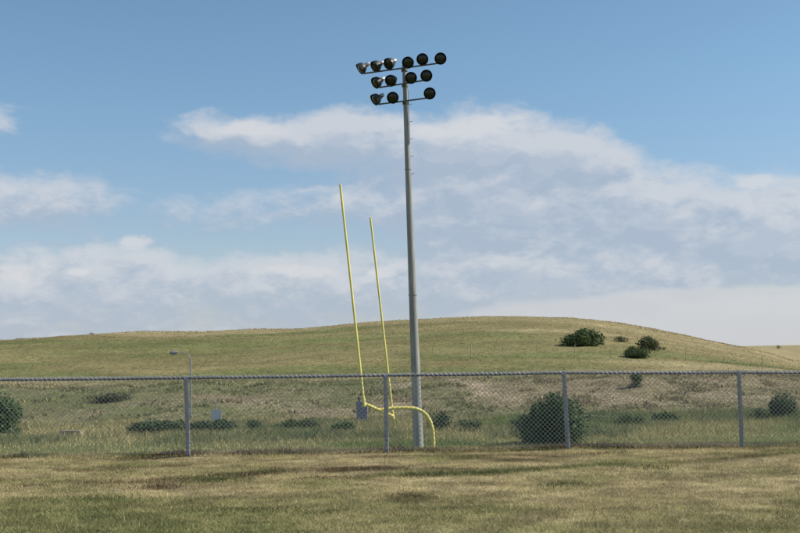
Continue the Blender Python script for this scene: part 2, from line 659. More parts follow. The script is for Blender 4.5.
def worn_mat(name, col, col2, scale=8, rough=0.5, metal=0.0, stretch=(1, 1, 1), lo=0.4, hi=0.65, bump=0.0):
    m, t, p = mat_new(name)
    co = t.nodes.new('ShaderNodeTexCoord')
    mp = t.nodes.new('ShaderNodeMapping')
    mp.inputs['Scale'].default_value = stretch
    t.links.new(co.outputs['Object'], mp.inputs[0])
    n = noise_node(t, mp.outputs[0], scale, 6, 0.65)
    f = E(t, n.outputs[0]).smooth(lo, hi)
    c = mix_rgb(t, f, col, col2)
    t.links.new(c, p.inputs['Base Color'])
    p.inputs['Metallic'].default_value = metal
    r = f * 0.2 + (rough - 0.1)
    t.links.new(r.s, p.inputs['Roughness'])
    if bump:
        b = t.nodes.new('ShaderNodeBump')
        b.inputs['Distance'].default_value = bump
        t.links.new(n.outputs[0], b.inputs['Height'])
        t.links.new(b.outputs[0], p.inputs['Normal'])
    return m


M = {
    'lawn': cover_mat('dry_lawn', 55, 0.02, var=0.45),
    'field': cover_mat('field_grass', 3.0, 0.12, var=0.35),
    'hill': cover_mat('hill_grass', 1.6, 0.25, var=0.42),
    'blade': leaf_mat('grass_blade', None, 0.45, 0.3),
    'tuft': leaf_mat('hill_tuft', None, 0.4, 0.25),
    'leaf': leaf_mat('shrub_leaf', (0.074, 0.122, 0.040), 0.6, 0.3, 0.55),
    'leaf_dark': leaf_mat('dark_shrub_leaf', (0.064, 0.098, 0.040), 0.5, 0.25, 0.55),
    'leaf_hill': leaf_mat('hill_shrub_leaf', (0.088, 0.122, 0.046), 0.5, 0.25, 0.6),
    'leaf_sage': leaf_mat('sage_shrub_leaf', (0.115, 0.124, 0.062), 0.45, 0.25, 0.7),
    'bark': worn_mat('bark', (0.10, 0.075, 0.05), (0.17, 0.13, 0.09), 14, 0.9, 0, (1, 1, .3)),
    'galv': worn_mat('galvanised_steel', (0.22, 0.235, 0.27), (0.33, 0.34, 0.36), 26, 0.5, 0.35, (1, 1, .35)),
    'rail': worn_mat('weathered_steel_rail', (0.12, 0.13, 0.165), (0.19, 0.20, 0.235), 22, 0.55, 0.2),
    'wire': worn_mat('galvanised_wire', (0.42, 0.43, 0.44), (0.56, 0.56, 0.56), 30, 0.4, 0.35),
    'pole': worn_mat('weathered_steel_pole', (0.22, 0.22, 0.215), (0.35, 0.345, 0.33), 3, 0.7, 0.0, (2.5, 2.5, .2)),
    'yellow': worn_mat('yellow_paint', (0.70, 0.60, 0.16), (0.44, 0.37, 0.15), 5, 0.5, 0, (2, 2, .5), 0.54, 0.72),
    'bowl': worn_mat('dark_reflector_shell', (0.028, 0.03, 0.031), (0.05, 0.05, 0.048), 9, 0.5, 0.2),
    'alum': worn_mat('bare_aluminium', (0.62, 0.63, 0.64), (0.5, 0.5, 0.5), 9, 0.35, 0.7),
    'arm': worn_mat('dark_steel_arm', (0.10, 0.105, 0.11), (0.15, 0.15, 0.15), 9, 0.55, 0.4),
    'lens': worn_mat('dark_lamp_glass', (0.008, 0.010, 0.008), (0.02, 0.024, 0.018), 5, 0.18, 0),
    'white': worn_mat('white_sign_face', (0.60, 0.64, 0.72), (0.52, 0.56, 0.64), 3, 0.5),
    'cabinet': worn_mat('blue_grey_cabinet_paint', (0.20, 0.215, 0.285), (0.25, 0.26, 0.32), 3, 0.5, 0, (1, 1, .4)),
    'dark': worn_mat('dark_fitting', (0.03, 0.03, 0.03), (0.05, 0.045, 0.04), 8, 0.5),
    'concrete': worn_mat('pale_concrete', (0.36, 0.31, 0.24), (0.28, 0.24, 0.18), 5, 0.9),
    'pale': worn_mat('pale_painted_rail', (0.55, 0.54, 0.47), (0.42, 0.41, 0.35), 5, 0.7),
    'wood': worn_mat('weathered_wood', (0.36, 0.33, 0.25), (0.26, 0.235, 0.18), 12, 0.9, 0, (1, 1, .2)),
}

# ------------------------------------------------------------------ ground sheets
sheet('lawn', fine(-10.5, 10.5, 0.085, 0, (-700, 700)),
      np.concatenate([-np.array([600, 350, 200, 120, 70, 40, 24, 14, 8, 4, 1.0]), np.arange(1.5, 8, 0.5), np.arange(8, 18.9, 0.07), np.arange(19, 21.1, 0.5)]),
      lawn_col, M['lawn'])
sheet('field', fine(-60, 60, 0.8, 0, (-1500, 1500)), np.concatenate([np.arange(18.8, 24, 0.3), np.arange(24, 60, 1.5), np.arange(60, 84.1, 0.6)]),
      field_col, M['field'], lambda X, Y: 0.06 * (1 - sstep(Y, 20.0, 21.5)))
sheet('hill', fine(-135, 135, 0.9, 0, (-4000, 4000), 1.25),
      np.concatenate([np.arange(82.6, 150, 0.6), np.arange(150, 320, 1.0), 320 * 1.03 ** np.arange(0, 96)]),
      hill_col, M['hill'], lambda X, Y: 0.06 * (1 - sstep(Y, 83.8, 86)))


# ------------------------------------------------------------------ grass and scrub
def blades(name, x, y, z, h, w, lean, col, mat, label, cat, bend=False):
    """one narrow triangle per blade (a tapering bent strip when bend)"""
    n = len(x)
    th = RNG.random(n) * 2 * np.pi
    lx, ly = np.cos(th) * lean * h, np.sin(th) * lean * h
    ph = RNG.random(n) * np.pi
    wx, wy = np.cos(ph) * w / 2, np.sin(ph) * w / 2
    if not bend:
        V = np.empty((n, 3, 3))
        V[:, 0] = np.stack([x - wx, y - wy, z], -1)
        V[:, 1] = np.stack([x + wx, y + wy, z], -1)
        V[:, 2] = np.stack([x + lx, y + ly, z + h], -1)
        Fc = np.arange(n * 3).reshape(n, 3)
        C = np.repeat(col[:, None, :], 3, 1)
    else:
        V = np.empty((n, 5, 3))
        V[:, 0] = np.stack([x - wx, y - wy, z], -1)
        V[:, 1] = np.stack([x + wx, y + wy, z], -1)
        V[:, 2] = np.stack([x + lx * .35 + wx * .8, y + ly * .35 + wy * .8, z + h * .6], -1)
        V[:, 3] = np.stack([x + lx * .35 - wx * .8, y + ly * .35 - wy * .8, z + h * .6], -1)
        V[:, 4] = np.stack([x + lx, y + ly, z + h], -1)
        i = np.arange(n)[:, None] * 5
        Fc = np.concatenate([i + [0, 1, 2], i + [0, 2, 3], i + [3, 2, 4]], 0)
        C = np.repeat(col[:, None, :], 5, 1)
    me = np_mesh(name, V.reshape(-1, 3), Fc, C.reshape(-1, 3))
    o = link(name, me, mat)
    return tag(o, label, cat, kind='stuff')


def scatter(n, y0, y1, half, power=1.0):
    """points over a wedge-shaped patch of ground, half-width = half*y"""
    t = RNG.random(n) ** power
    y = np.sqrt(y0 ** 2 + (y1 ** 2 - y0 ** 2) * t)
    x = (RNG.random(n) * 2 - 1) * (half * y + 0.6)
    return x, y


# mown dry lawn in front of the fence
x, y = scatter(430000, 7.0, 18.25, 0.43, 1.15)
g, b, p = lawn_maps(x, y)
h = (0.018 + 0.026 * RNG.random(len(x))) * (0.7 + 0.25 * np.clip(g, 0, 1.2) + 0.35 * np.clip(fbm(x * 2, y * 3, 61, 3), 0, 1))
tr, off = trench(x, y)
h = h * (1 + tr * 0.9 * np.clip(g, 0, 1) + 1.3 * np.clip(g - 0.95, 0, 1) * sstep(y, 12.2, 13.2))
c = lawn_col(x, y) * 1.28
rnd = RNG.random(len(x))
c = np.where((rnd < 0.14)[:, None], c * 0.5 + PALE * 0.75, c)
c = np.where((rnd > 0.93)[:, None], c * 0.6 + GREEN * 0.4, c)
blades('lawn_grass', x, y, H(x, y) - 0.004, h, 0.0045 + 0.004 * RNG.random(len(x)), 0.5 + 0.8 * RNG.random(len(x)), c, M['blade'],
       'short dry mown grass covering the foreground in front of the fence', 'grass')
# darker weed clumps and the overgrown crease in the lawn
cx_, cy_, ch_, cc_ = [], [], [], []
WG, WB = np.array((0.098, 0.112, 0.042)), np.array((0.160, 0.120, 0.066))
for u, v, D, sx, sy, q, col in ((208, 474, 14.25, .26, .22, 900, WG), (225, 471, 14.6, .22, .2, 500, WG), (246, 469, 14.8, .3, .2, 800, WB), (345, 468, 14.9, .17, .16, 420, WB),
                                (383, 467, 15.0, .2, .16, 500, WB), (268, 468, 14.9, .16, .14, 260, WG), (160, 480, 13.6, .16, .1, 300, WB), (408, 494, 12.3, .16, .1, 320, WB),
                                (235, 500, 11.6, .3, .16, 500, WG), (318, 506, 11.3, .34, .15, 380, WG), (120, 473, 14.3, .6, .18, 700, WB), (185, 474, 14.2, .3, .14, 300, WB),
                                (60, 500, 11.6, .5, .2, 500, WG), (95, 487, 12.6, .3, .15, 350, WG), (562, 480, 13.2, .16, .12, 240, WG), (30, 476, 14.0, .3, .15, 260, WB),
                                (645, 468, 14.6, .2, .14, 260, WG), (440, 504, 11.4, .3, .14, 260, WG), (280, 524, 10.0, .3, .1, 260, WG), (620, 510, 10.9, .25, .1, 200, WB),
                                (20, 522, 10.1, .4, .2, 500, WG), (130, 522, 10.1, .35, .15, 360, WG), (600, 452, 16.9, .25, .1, 200, WB), (90, 463, 15.9, .3, .1, 200, WB)):
    p = at(u, v, D)
    cx_.append(p.x + RNG.normal(0, sx, q))
    cy_.append(D + RNG.normal(0, sy, q))
    ch_.append((0.014 + 0.032 * RNG.random(q)) * (0.65 if D < 12.5 else 1.0))
    cc_.append(np.tile(col, (q, 1)) * (0.7 + 0.8 * RNG.random(q))[:, None])
q = 15000
x = RNG.uniform(_tx[0] - 0.5, 7.5, q)
yc = np.interp(x, _tx, _ty) + (fbm(x * 0.9, x * 0 + 3, 4, 3) - 0.5) * 0.25
y = yc + RNG.normal(0, 0.10, q)
lush = gauss(x, y, 1.55, 14.6, 1.7, 9)
keep = RNG.random(q) < sstep(fbm(x * 1.1, x * 0 + 5, 38, 4), 0.34, 0.6) * (0.35 + 0.65 * lush)
x, y, lush = x[keep], y[keep], lush[keep]
cx_.append(x)
cy_.append(y)
ch_.append((0.02 + 0.045 * RNG.random(len(x))) * (0.5 + 0.6 * lush))
cc_.append(mixc(np.broadcast_to(WB, (len(x), 3)).copy(), WG * 1.15, lush * 1.4 - 0.15) * (0.7 + 0.8 * RNG.random(len(x)))[:, None])
x, y, h, c = np.concatenate(cx_), np.concatenate(cy_), np.concatenate(ch_), np.concatenate(cc_)
blades('lawn_weeds', x, y, H(x, y) - 0.004, h, 0.007 + 0.006 * RNG.random(len(x)), 0.5 + 0.6 * RNG.random(len(x)), c, M['blade'],
       'darker green and brown weed patches dotted through the dry lawn', 'weeds', True)
# unmown strip under the fence
n = 15000
x = (RNG.random(n) * 2 - 1) * 9.5
y = FENCE_Y + 0.15 + RNG.normal(0, 0.12, n)
cl = fbm(x * 1.6, y * 1.5, 63, 3)
h = 0.02 + 0.09 * RNG.random(n) * np.clip((cl - 0.3) * 2.2, 0.05, 1)
gm = sstep(fbm(x * 0.7, y * .5, 64, 3), .48, .6)
c = mixc(np.broadcast_to(STRAW * 0.8, (n, 3)).copy(), GREEN * 1.1, gm)
c = mixc(c, BROWN, sstep(fbm(x * 0.9, y, 65, 3), .45, .6))
blades('fence_line_grass', x, y, H(x, y) - 0.004, h, 0.006 + 0.004 * RNG.random(n), 0.4 + 0.5 * RNG.random(n), c, M['blade'],
       'unmown dry tufts in a dark strip along the foot of the chain link fence', 'grass', True)


# rank grass and weeds on the flat beyond the fence
def weeds_band(name, n, y0, y1, dens, hgt, colf, label):
    x, y = scatter(n * 3, y0, y1, 0.46)
    keep = RNG.random(len(x)) < dens(x, y)
    x, y = x[keep][:n], y[keep][:n]
    k = len(x)
    h = hgt(x, y) * (0.45 + 0.75 * RNG.random(k))
    blades(name, x, y, H(x, y) - 0.02, h, 0.02 + 0.02 * RNG.random(k), 0.25 + 0.5 * RNG.random(k), colf(x, y), M['tuft'], label, 'grass', True)


def tall_col(x, y):
    c = np.broadcast_to(FPALE * 1.25, x.shape + (3,)).copy()
    gr = sstep(fbm(x * 0.09, y * 0.16, 71, 4), 0.42, 0.58)
    gr = np.maximum(gr * (0.35 + 0.65 * sstep(x, -14, -4)), 0.0)
    c = mixc(c, FGREEN * 1.35, gr)
    return c * (1.1 + 0.4 * RNG.random(len(x)))[:, None]


weeds_band('meadow_grass', 110000, 60, 94, lambda x, y: 0.35 + 0.65 * sstep(fbm(x * .15, y * .15, 72, 3), .35, .6),
           lambda x, y: 0.18 + 0.3 * sstep(y, 68, 80), tall_col,
           'rank green and straw coloured grass on the flat ground beyond the fence')


def weed_dens(x, y):
    return sstep(fbm(x * 0.13, y * 0.10, 73, 4), 0.46, 0.62) * sstep(y, 71, 76)


def weed_col(x, y):
    c = np.broadcast_to(np.array((0.088, 0.122, 0.044)), x.shape + (3,)).copy()
    c = mixc(c, np.array((0.17, 0.18, 0.085)), RNG.random(len(x)) * 0.6 + 0.8 * sstep(fbm(x * 0.35, y * 0.2, 75, 3), .45, .65))
    c = c * (0.9 + 0.7 * fbm(x * 0.8, y * 0.4, 76, 3))[:, None]
    return c


weeds_band('weeds', 50000, 72, 92, weed_dens, lambda x, y: 0.25 + 0.6 * fbm(x * .3, y * .3, 74, 3), weed_col,
           'leafy green weeds in drifts at the foot of the bank')


# grass on the hill and scrub on the bank
def tufts(name, x, y, size, col, label, cat, k=3, wide=0.6):
    n = len(x)
    z = H(x, y)
    X = np.repeat(x, k) + RNG.normal(0, 0.25, n * k) * np.repeat(size, k)
    Y = np.repeat(y, k) + RNG.normal(0, 0.25, n * k) * np.repeat(size, k)
    hh = np.repeat(size, k) * (0.5 + 0.7 * RNG.random(n * k))
    blades(name, X, Y, np.repeat(z, k) - 0.04, hh, hh * wide, 0.5 + 0.5 * RNG.random(n * k),
           np.repeat(col, k, 0) * (0.7 + 0.6 * RNG.random(n * k))[:, None], M['tuft'], label, cat)


x, y = scatter(100000, 121, 312, 0.42)
c = hill_col(x, y)
rnd = RNG.random(len(x))
c = np.where((rnd < 0.2)[:, None], c * 0.55 + HSTRAW * 0.7, c * 1.3)
c = np.where((rnd > 0.985)[:, None], SAGE, c)
tufts('hill_grass', x, y, (0.06 + 0.13 * RNG.random(len(x))) * (1 + 0.8 * sstep(y, 245, 285) * (fbm(x * .15, y * .15, 83, 3) > .5)), c, 'olive and straw bunch grass covering the hill', 'grass', 2, 0.7)
x, y = scatter(56000, 89, 130, 0.45)
keep = RNG.random(len(x)) < 0.3 + 0.7 * sstep(fbm(x * .2, y * .2, 81, 4), .42, .58)
x, y = x[keep], y[keep]
c = hill_col(x, y)
rnd = RNG.random(len(x))
big = sstep(fbm(x * .45, y * .4, 82, 3), .5, .68)
c = np.where((rnd < 0.3)[:, None], c * 0.6 + SAGE * 0.8, c * 1.55)
c = np.where((rnd > 0.93)[:, None], SOIL * 0.7, c)
tufts('bank_scrub', x, y, 0.06 + 0.12 * RNG.random(len(x)) + 0.20 * big, c,
      'grey brown scrub and dry weeds covering the bank below the hill', 'scrub', 3, 0.6)


# ------------------------------------------------------------------ shrubs
def shrub(u, D, w, h, mat, label, name='shrub', depth=None, leaves=3500, size=0.16, group=None, lobes=9, sink=0.0, shape=0, seed=0, px=None):
    if px:                                      # size as seen, at its distance
        w, h = px[0] * D / F_PX, px[1] * D / F_PX
        depth = None
    rs = np.random.default_rng(100 + seed)
    x0 = at(u, 350, D).x
    z0 = float(H(x0, D))
    root = empty(name, (x0, D, z0), label, 'shrub', group)
    depth = depth or w * 0.7
    size = min(size, w * 0.05)
    cs, st = [], MB()
    for i in range(lobes):
        a = rs.random() * 2 * math.pi
        r = math.sqrt(rs.random()) * 0.72
        cx, cy = math.cos(a) * r * w / 2, math.sin(a) * r * depth / 2
        top = h * (1 - 0.55 * r ** 1.6) * (0.8 + 0.3 * rs.random())
        if shape:
            top *= 1 + shape * cx / w
        lr = (0.20 + 0.16 * rs.random()) * w * 0.9
        lz = max(top - lr * min(0.8, h / w), h * 0.22)
        cs.append((cx, cy, lz, lr, min(lr, h * 0.45)))
        st.tube([(cx * 0.12, cy * 0.12, -0.15), (cx * 0.45, cy * 0.45, lz * 0.5), (cx, cy, lz + 0.1 * h)],
                [0.018 * h + .015, 0.012 * h + .01, 0.004 * h + .004], 6)
    per = leaves // lobes
    P, Nn = [], []
    for cx, cy, cz, lr, lh in cs:
        d = rs.normal(size=(per, 3))
        d /= np.linalg.norm(d, axis=1)[:, None]
        rad = (0.45 + 0.6 * rs.random(per) ** 0.55)
        clump = vnoise(d[:, 0] * 3 + cx, d[:, 2] * 3 + d[:, 1] * 2 + cy, seed)
        rad *= 0.72 + 0.5 * clump
        pz = cz + d[:, 2] * rad * lh
        q = np.stack([cx + d[:, 0] * rad * lr, cy + d[:, 1] * rad * lr, pz], -1)
        ok = (pz > 0.02 * h - sink) & (clump + rs.random(per) * 0.5 > 0.47)
        P.append(q[ok])
        Nn.append(d[ok])
    # sprigs that stand out of the crown and break its outline
    for cx, cy, cz, lr, lh in cs:
        for q in range(7):
            d = rs.normal(size=3)
            d[2] = abs(d[2]) * 0.9 + 0.15
            d /= np.linalg.norm(d)
            m_ = max(per // 60, 6)
            tt = 0.7 + (0.35 + 0.4 * rs.random()) * rs.random(m_)
            q_ = np.stack([cx + d[0] * tt * lr, cy + d[1] * tt * lr, cz + d[2] * tt * lh * 1.1], -1)
            P.append(q_ + rs.normal(0, 0.045 * lr, (m_, 3)))
            Nn.append(np.tile(d, (m_, 1)))
    # a skirt of foliage down to the ground
    k = leaves // 5
    a = rs.random(k) * 2 * np.pi
    rr = np.sqrt(rs.random(k)) * 0.46
    P.append(np.stack([np.cos(a) * rr * w, np.sin(a) * rr * depth, rs.random(k) * h * 0.35 * (1.1 - rr)], -1))
    Nn.append(np.stack([np.cos(a), np.sin(a), a * 0 + .3], -1))
    P = np.concatenate(P)
    Nn = np.concatenate(Nn) + rs.normal(0, 0.7, (len(P), 3))
    Nn /= np.linalg.norm(Nn, axis=1)[:, None]
    t = np.cross(Nn, rs.normal(size=(len(P), 3)))
    t /= np.linalg.norm(t, axis=1)[:, None] + 1e-6
    bvec = np.cross(Nn, t)
    s = size * (0.6 + 0.8 * rs.random(len(P)))[:, None]
    V = np.stack([P - t * s * .5, P + bvec * s * .32, P + t * s * .6, P - bvec * s * .32], 1).reshape(-1, 3)
    Fq = np.arange(len(P) * 4).reshape(-1, 4)
    link('foliage', np_mesh('foliage', V, Fq), mat, root)
    st.build('stem', M['bark'], root)['kind'] = 'stuff'
    return root


LD, LL, LH, LS = M['leaf_dark'], M['leaf'], M['leaf_hill'], M['leaf_sage']
shrub(550, ground_hit(550, 444), 5.1, 4.0, LL, 'large round dark green shrub behind the fence, right of the goal post', leaves=8500, size=0.17, lobes=20, seed=1, px=(62, 44), shape=.35)
shrub(-4, ground_hit(-4, 438), 5.2, 3.6, LL, 'dense green shrub cut off by the left edge behind the fence', leaves=8000, size=0.18, lobes=14, seed=2, px=(60, 40))
shrub(586, ground_hit(586, 345), 9.2, 3.3, LH, 'widest dark shrub high on the hill, leftmost of the hilltop shrubs', 'hill_shrub', leaves=4500, size=0.42, lobes=14, group='shrubs on the hillside', depth=6, seed=3, px=(42, 13), shape=.3)
shrub(637, ground_hit(637, 357.5), 5.6, 2.3, LH, 'small dark shrub on the hill, lowest of the three near the crest', 'hill_shrub', leaves=2800, size=0.36, lobes=9, group='shrubs on the hillside', seed=4, px=(28, 10), shape=.3)
shrub(652, ground_hit(652, 350), 6.0, 2.6, LS, 'olive shrub on the hill, rightmost of the three near the crest', 'hill_shrub', leaves=2800, size=0.38, lobes=9, group='shrubs on the hillside', seed=5, px=(30, 11), shape=-.4)
shrub(634, ground_hit(634, 387.5), 2.6, 1.6, LD, 'small dark shrub just under the top rail below the hilltop shrubs', 'hill_shrub', leaves=2200, size=0.2, lobes=8, seed=6, px=(20, 13))
shrub(780, ground_hit(780, 420), 3.4, 2.3, LD, 'rounded grey green shrub on the bank at the right edge', leaves=3500, size=0.2, lobes=10, seed=7, px=(36, 26))
shrub(622, ground_hit(622, 342), 2.6, 0.9, LS, 'faint low olive scrub between the hilltop shrubs', 'hill_shrub', leaves=900, size=0.3, lobes=5, group='shrubs on the hillside', seed=8, px=(16, 5))
shrub(165, ground_hit(165, 434), 4.6, 1.15, LD, 'low spreading dark shrub left of the first full fence post', 'low_shrub', leaves=3800, size=0.17, lobes=11, group='low shrubs along the foot of the bank', seed=9, px=(60, 13))
shrub(212, ground_hit(212, 433), 3.6, 1.1, LD, 'low dark shrub under the white square sign', 'low_shrub', leaves=3000, size=0.17, lobes=9, group='low shrubs along the foot of the bank', seed=10, px=(44, 12))
shrub(252, ground_hit(252, 432), 1.7, 0.8, LD, 'small dark shrub right of the white square sign', 'low_shrub', leaves=1500, size=0.16, lobes=6, group='low shrubs along the foot of the bank', seed=11)
shrub(284, ground_hit(284, 432), 2.0, 0.9, LL, 'small dark shrub midway between the sign and the blue grey cabinet', 'low_shrub', leaves=1600, size=0.16, lobes=6, group='low shrubs along the foot of the bank', seed=12)
shrub(306, ground_hit(306, 432), 2.1, 0.95, LD, 'small dark shrub left of the blue grey cabinet', 'low_shrub', leaves=1600, size=0.16, lobes=6, group='low shrubs along the foot of the bank', seed=13)
shrub(345, ground_hit(345, 433), 2.2, 0.7, LL, 'low green shrub in front of the blue grey cabinet', 'low_shrub', leaves=1500, size=0.16, lobes=6, group='low shrubs along the foot of the bank', seed=14)
shrub(440, ground_hit(440, 431), 2.4, 1.1, LD, 'low dark shrub just right of the goal post neck', 'low_shrub', leaves=2000, size=0.17, lobes=7, group='low shrubs along the foot of the bank', seed=15)
shrub(466, ground_hit(466, 431), 2.0, 0.8, LD, 'low dark shrub midway between goal post and large round shrub', 'low_shrub', leaves=1500, size=0.16, lobes=6, group='low shrubs along the foot of the bank', seed=16)
shrub(521, 80, 2.2, 0.8, LD, 'low dark shrub at the left foot of the large round shrub', 'low_shrub', leaves=1500, size=0.15, lobes=6, group='low shrubs along the foot of the bank', seed=17)
shrub(628, ground_hit(628, 427), 1.8, 0.95, LL, 'small green shrub at the right end of the pale rail', 'low_shrub', leaves=1500, size=0.16, lobes=6, group='low shrubs along the foot of the bank', seed=18)
shrub(757, 84, 1.5, 1.0, LL, 'small green shrub right of the rightmost fence post', 'low_shrub', leaves=1300, size=0.15, lobes=6, group='low shrubs along the foot of the bank', seed=19)
shrub(662, ground_hit(662, 424), 2.4, 0.8, LL, 'flat green shrub on the weedy strip between the two right fence posts', 'low_shrub', leaves=1500, size=0.17, lobes=7, group='low shrubs along the foot of the bank', seed=20)
shrub(115, ground_hit(115, 401), 3.0, 0.9, LS, 'grey scrub shrub high on the bank left of the street lamp', 'scrub_shrub', leaves=1600, size=0.2, lobes=7, seed=21, px=(38, 6))
shrub(778, 440, 2.4, 1.3, LD, 'tiny dark shrub on the far ridge at the right edge', 'hill_shrub', leaves=500, size=0.4, lobes=5, seed=22)
shrub(91, 292, 2.0, 0.8, LS, 'tiny dark shrub on the hill skyline at far left', 'hill_shrub', leaves=500, size=0.35, lobes=5, seed=23)
shrub(20, 290, 3.2, 0.7, LS, 'low dark shrub on the hill skyline nearest the left edge', 'hill_shrub', leaves=600, size=0.35, lobes=5, seed=24)


# ------------------------------------------------------------------ chain link fence
def fence():
    root = empty('chain_link_fence', (0, FENCE_Y, 0), 'galvanised chain link fence with steel posts and top rail across the whole view', 'fence')
    bases = [(-176, 460.5), (-10, 458.5), (188.5, 455.5), (386.8, 450.5), (568, 448.5), (742, 447.5), (915, 446.5), (1085, 446)]
    tops = [(-181, 381), (-14, 380), (185.8, 378), (385.3, 375.5), (563.9, 373), (738.8, 372.8), (911, 372.5), (1080, 372)]
    B, T = [], []
    for (u, v), (tu, tv) in zip(bases, tops):
        b = at(u, v, FENCE_Y)
        t = at(tu, tv, FENCE_Y)
        b.z = min(b.z, float(H(b.x, b.y))) - 0.02
        B.append(b - root.location)
        T.append(t - root.location)
    for b, t in zip(B, T):
        p = MB().tube([b, t], 0.033, 14).build('post', M['galv'], root, True)
        d = (t - b).normalized()
        c = MB()
        c.lathe([(0.041, -0.05), (0.041, 0.0), (0.034, 0.016), (0.018, 0.03), (0.0, 0.034)], t, d, 14)
        c.tube([t + Vector((-0.035, 0, 0.0)), t + Vector((0.035, 0, 0.0))], 0.033, 12)
        c.build('post_cap', M['galv'], p, True)
        ties = MB()
        for f in (0.2, 0.4, 0.6, 0.8):
            q = b.lerp(t, f)
            ring = [q + Vector((math.cos(a) * 0.041, math.sin(a) * 0.041, 0.01 * math.sin(a))) for a in np.linspace(0, 2 * math.pi, 13)]
            ties.tube(ring, 0.003, 5)
        ties.build('tie_wire', M['wire'], p)['kind'] = 'stuff'
    for i in range(len(T) - 1):
        a, c = T[i], T[i + 1]
        sag = Vector((0, 0, -0.004))
        rail = MB().tube([a, a.lerp(c, .5) + sag, c], 0.021, 12).build('top_rail', M['rail'], root, True)
        q = a.lerp(c, 0.62) + sag * .8
        dd = (c - a).normalized()
        MB().tube([q - dd * .07, q + dd * .07], 0.025, 12).build('rail_sleeve', M['rail'], rail, True)
        # woven mesh hung on the camera side of the posts
        W = 0.036
        L = c.x - a.x
        ns = int(round(L / W))
        V, Fq, T3 = [], [], []
        yy = -0.036
        r = 0.0028
        for s in range(ns):
            for kx in range(40):
                l0, l1 = (kx + s) % 2, (kx + 1 + s) % 2
                xa, xb = (s + l0) / ns, (s + l1) / ns
                # height under the rail
                za, zb = kx * W, (kx + 1) * W
                top = lambda f: a.z + (c.z - a.z) * f + 0.035 - 0.006 * math.sin(f * math.pi)
                bot = lambda f: B[i].z + (B[i + 1].z - B[i].z) * f + 0.06
                pa = Vector((a.x + L * xa + (B[i].x - T[i].x) * kx / 40 * 0.9, 0, top(xa) - za))
                pb = Vector((a.x + L * xb + (B[i].x - T[i].x) * (kx + 1) / 40 * 0.9, 0, top(xb) - zb))
                if pb.z < bot(xb):
                    break
                front = (l1 > l0)
                wv = 0.012 * math.sin(s * 0.21 + kx * 0.15) + 0.008 * math.sin(s * .067 + 2)
                yo = yy + wv * 0.5 + (-0.003 if front else 0.003)
                d = (pb - pa).normalized()
                n1 = Vector((-d.z, 0, d.x)) * r
                n2 = Vector((0, r, 0))
                b0 = len(V)
                for pnt in (pa, pb):
                    pnt = Vector((pnt.x, yo, pnt.z))
                    for o in (n1, n2, -n1, -n2):
                        V.append(tuple(pnt + o))
                for j in range(4):
                    j2 = (j + 1) % 4
                    Fq.append((b0 + j, b0 + j2, b0 + 4 + j2, b0 + 4 + j))
                if l1 == 1:                      # the bend where two wires hook through each other
                    b0 = len(V)
                    kr = 0.0058
                    for o in ((kr, 0, 0), (0, 0, kr), (-kr, 0, 0), (0, 0, -kr), (0, -kr, 0), (0, kr, 0)):
                        V.append((pb.x + o[0], yy + wv * .5 + o[1], pb.z + o[2]))
                    for q in ((0, 1, 4, 4), (1, 2, 4, 4), (2, 3, 4, 4), (3, 0, 4, 4), (1, 0, 5, 5), (2, 1, 5, 5), (3, 2, 5, 5), (0, 3, 5, 5)):
                        T3.append(tuple(b0 + i_ for i_ in q[:3]))
        # twisted ends of the wires standing up along the rail
        for s in range(ns):
            f = (s + 0.5) / ns
            pz = a.z + (c.z - a.z) * f + 0.035
            for q0, q1, rr in (((-.006, -.004, -.03), (.005, -.004, .006), .0036), ((.006, .004, -.03), (-.006, .004, .008), .0036)):
                p0 = Vector((a.x + L * f, yy + .006, pz)) + Vector(q0)
                p1 = Vector((a.x + L * f, yy + .006, pz)) + Vector(q1)
                b0 = len(V)
                for pnt in (p0, p1):
                    for o in ((rr, 0, 0), (0, rr, 0), (-rr, 0, 0), (0, -rr, 0)):
                        V.append(tuple(pnt + Vector(o)))
                for j in range(4):
                    j2 = (j + 1) % 4
                    Fq.append((b0 + j, b0 + j2, b0 + 4 + j2, b0 + 4 + j))
        q4 = np.array(Fq)
        tri = np.concatenate([q4[:, [0, 1, 2]], q4[:, [0, 2, 3]], np.array(T3)])
        me = np_mesh('wire_mesh', np.array(V), tri)
        o = link('wire_mesh', me, M['wire'], root)
        o['kind'] = 'stuff'
        tw = MB()
        kn = int(L / 0.3)
        for j in range(1, kn):
            q = a.lerp(c, j / kn)
            tw.tube([q + Vector((0, -0.045, 0.02)), q + Vector((0, -0.01, 0.03)), q + Vector((0.004, 0.027, 0.0)), q + Vector((0.006, -0.02, -0.03)), q + Vector((0, -0.045, -0.03))], 0.003, 5)
        tw.build('tie_wire', M['wire'], rail)['kind'] = 'stuff'
        MB().tube([B[i] + Vector((0, -0.045, 0.075)), B[i].lerp(B[i + 1], .5) + Vector((0, -0.045, 0.06)), B[i + 1] + Vector((0, -0.045, 0.075))], 0.0026, 5).build('tension_wire', M['wire'], root)


fence()


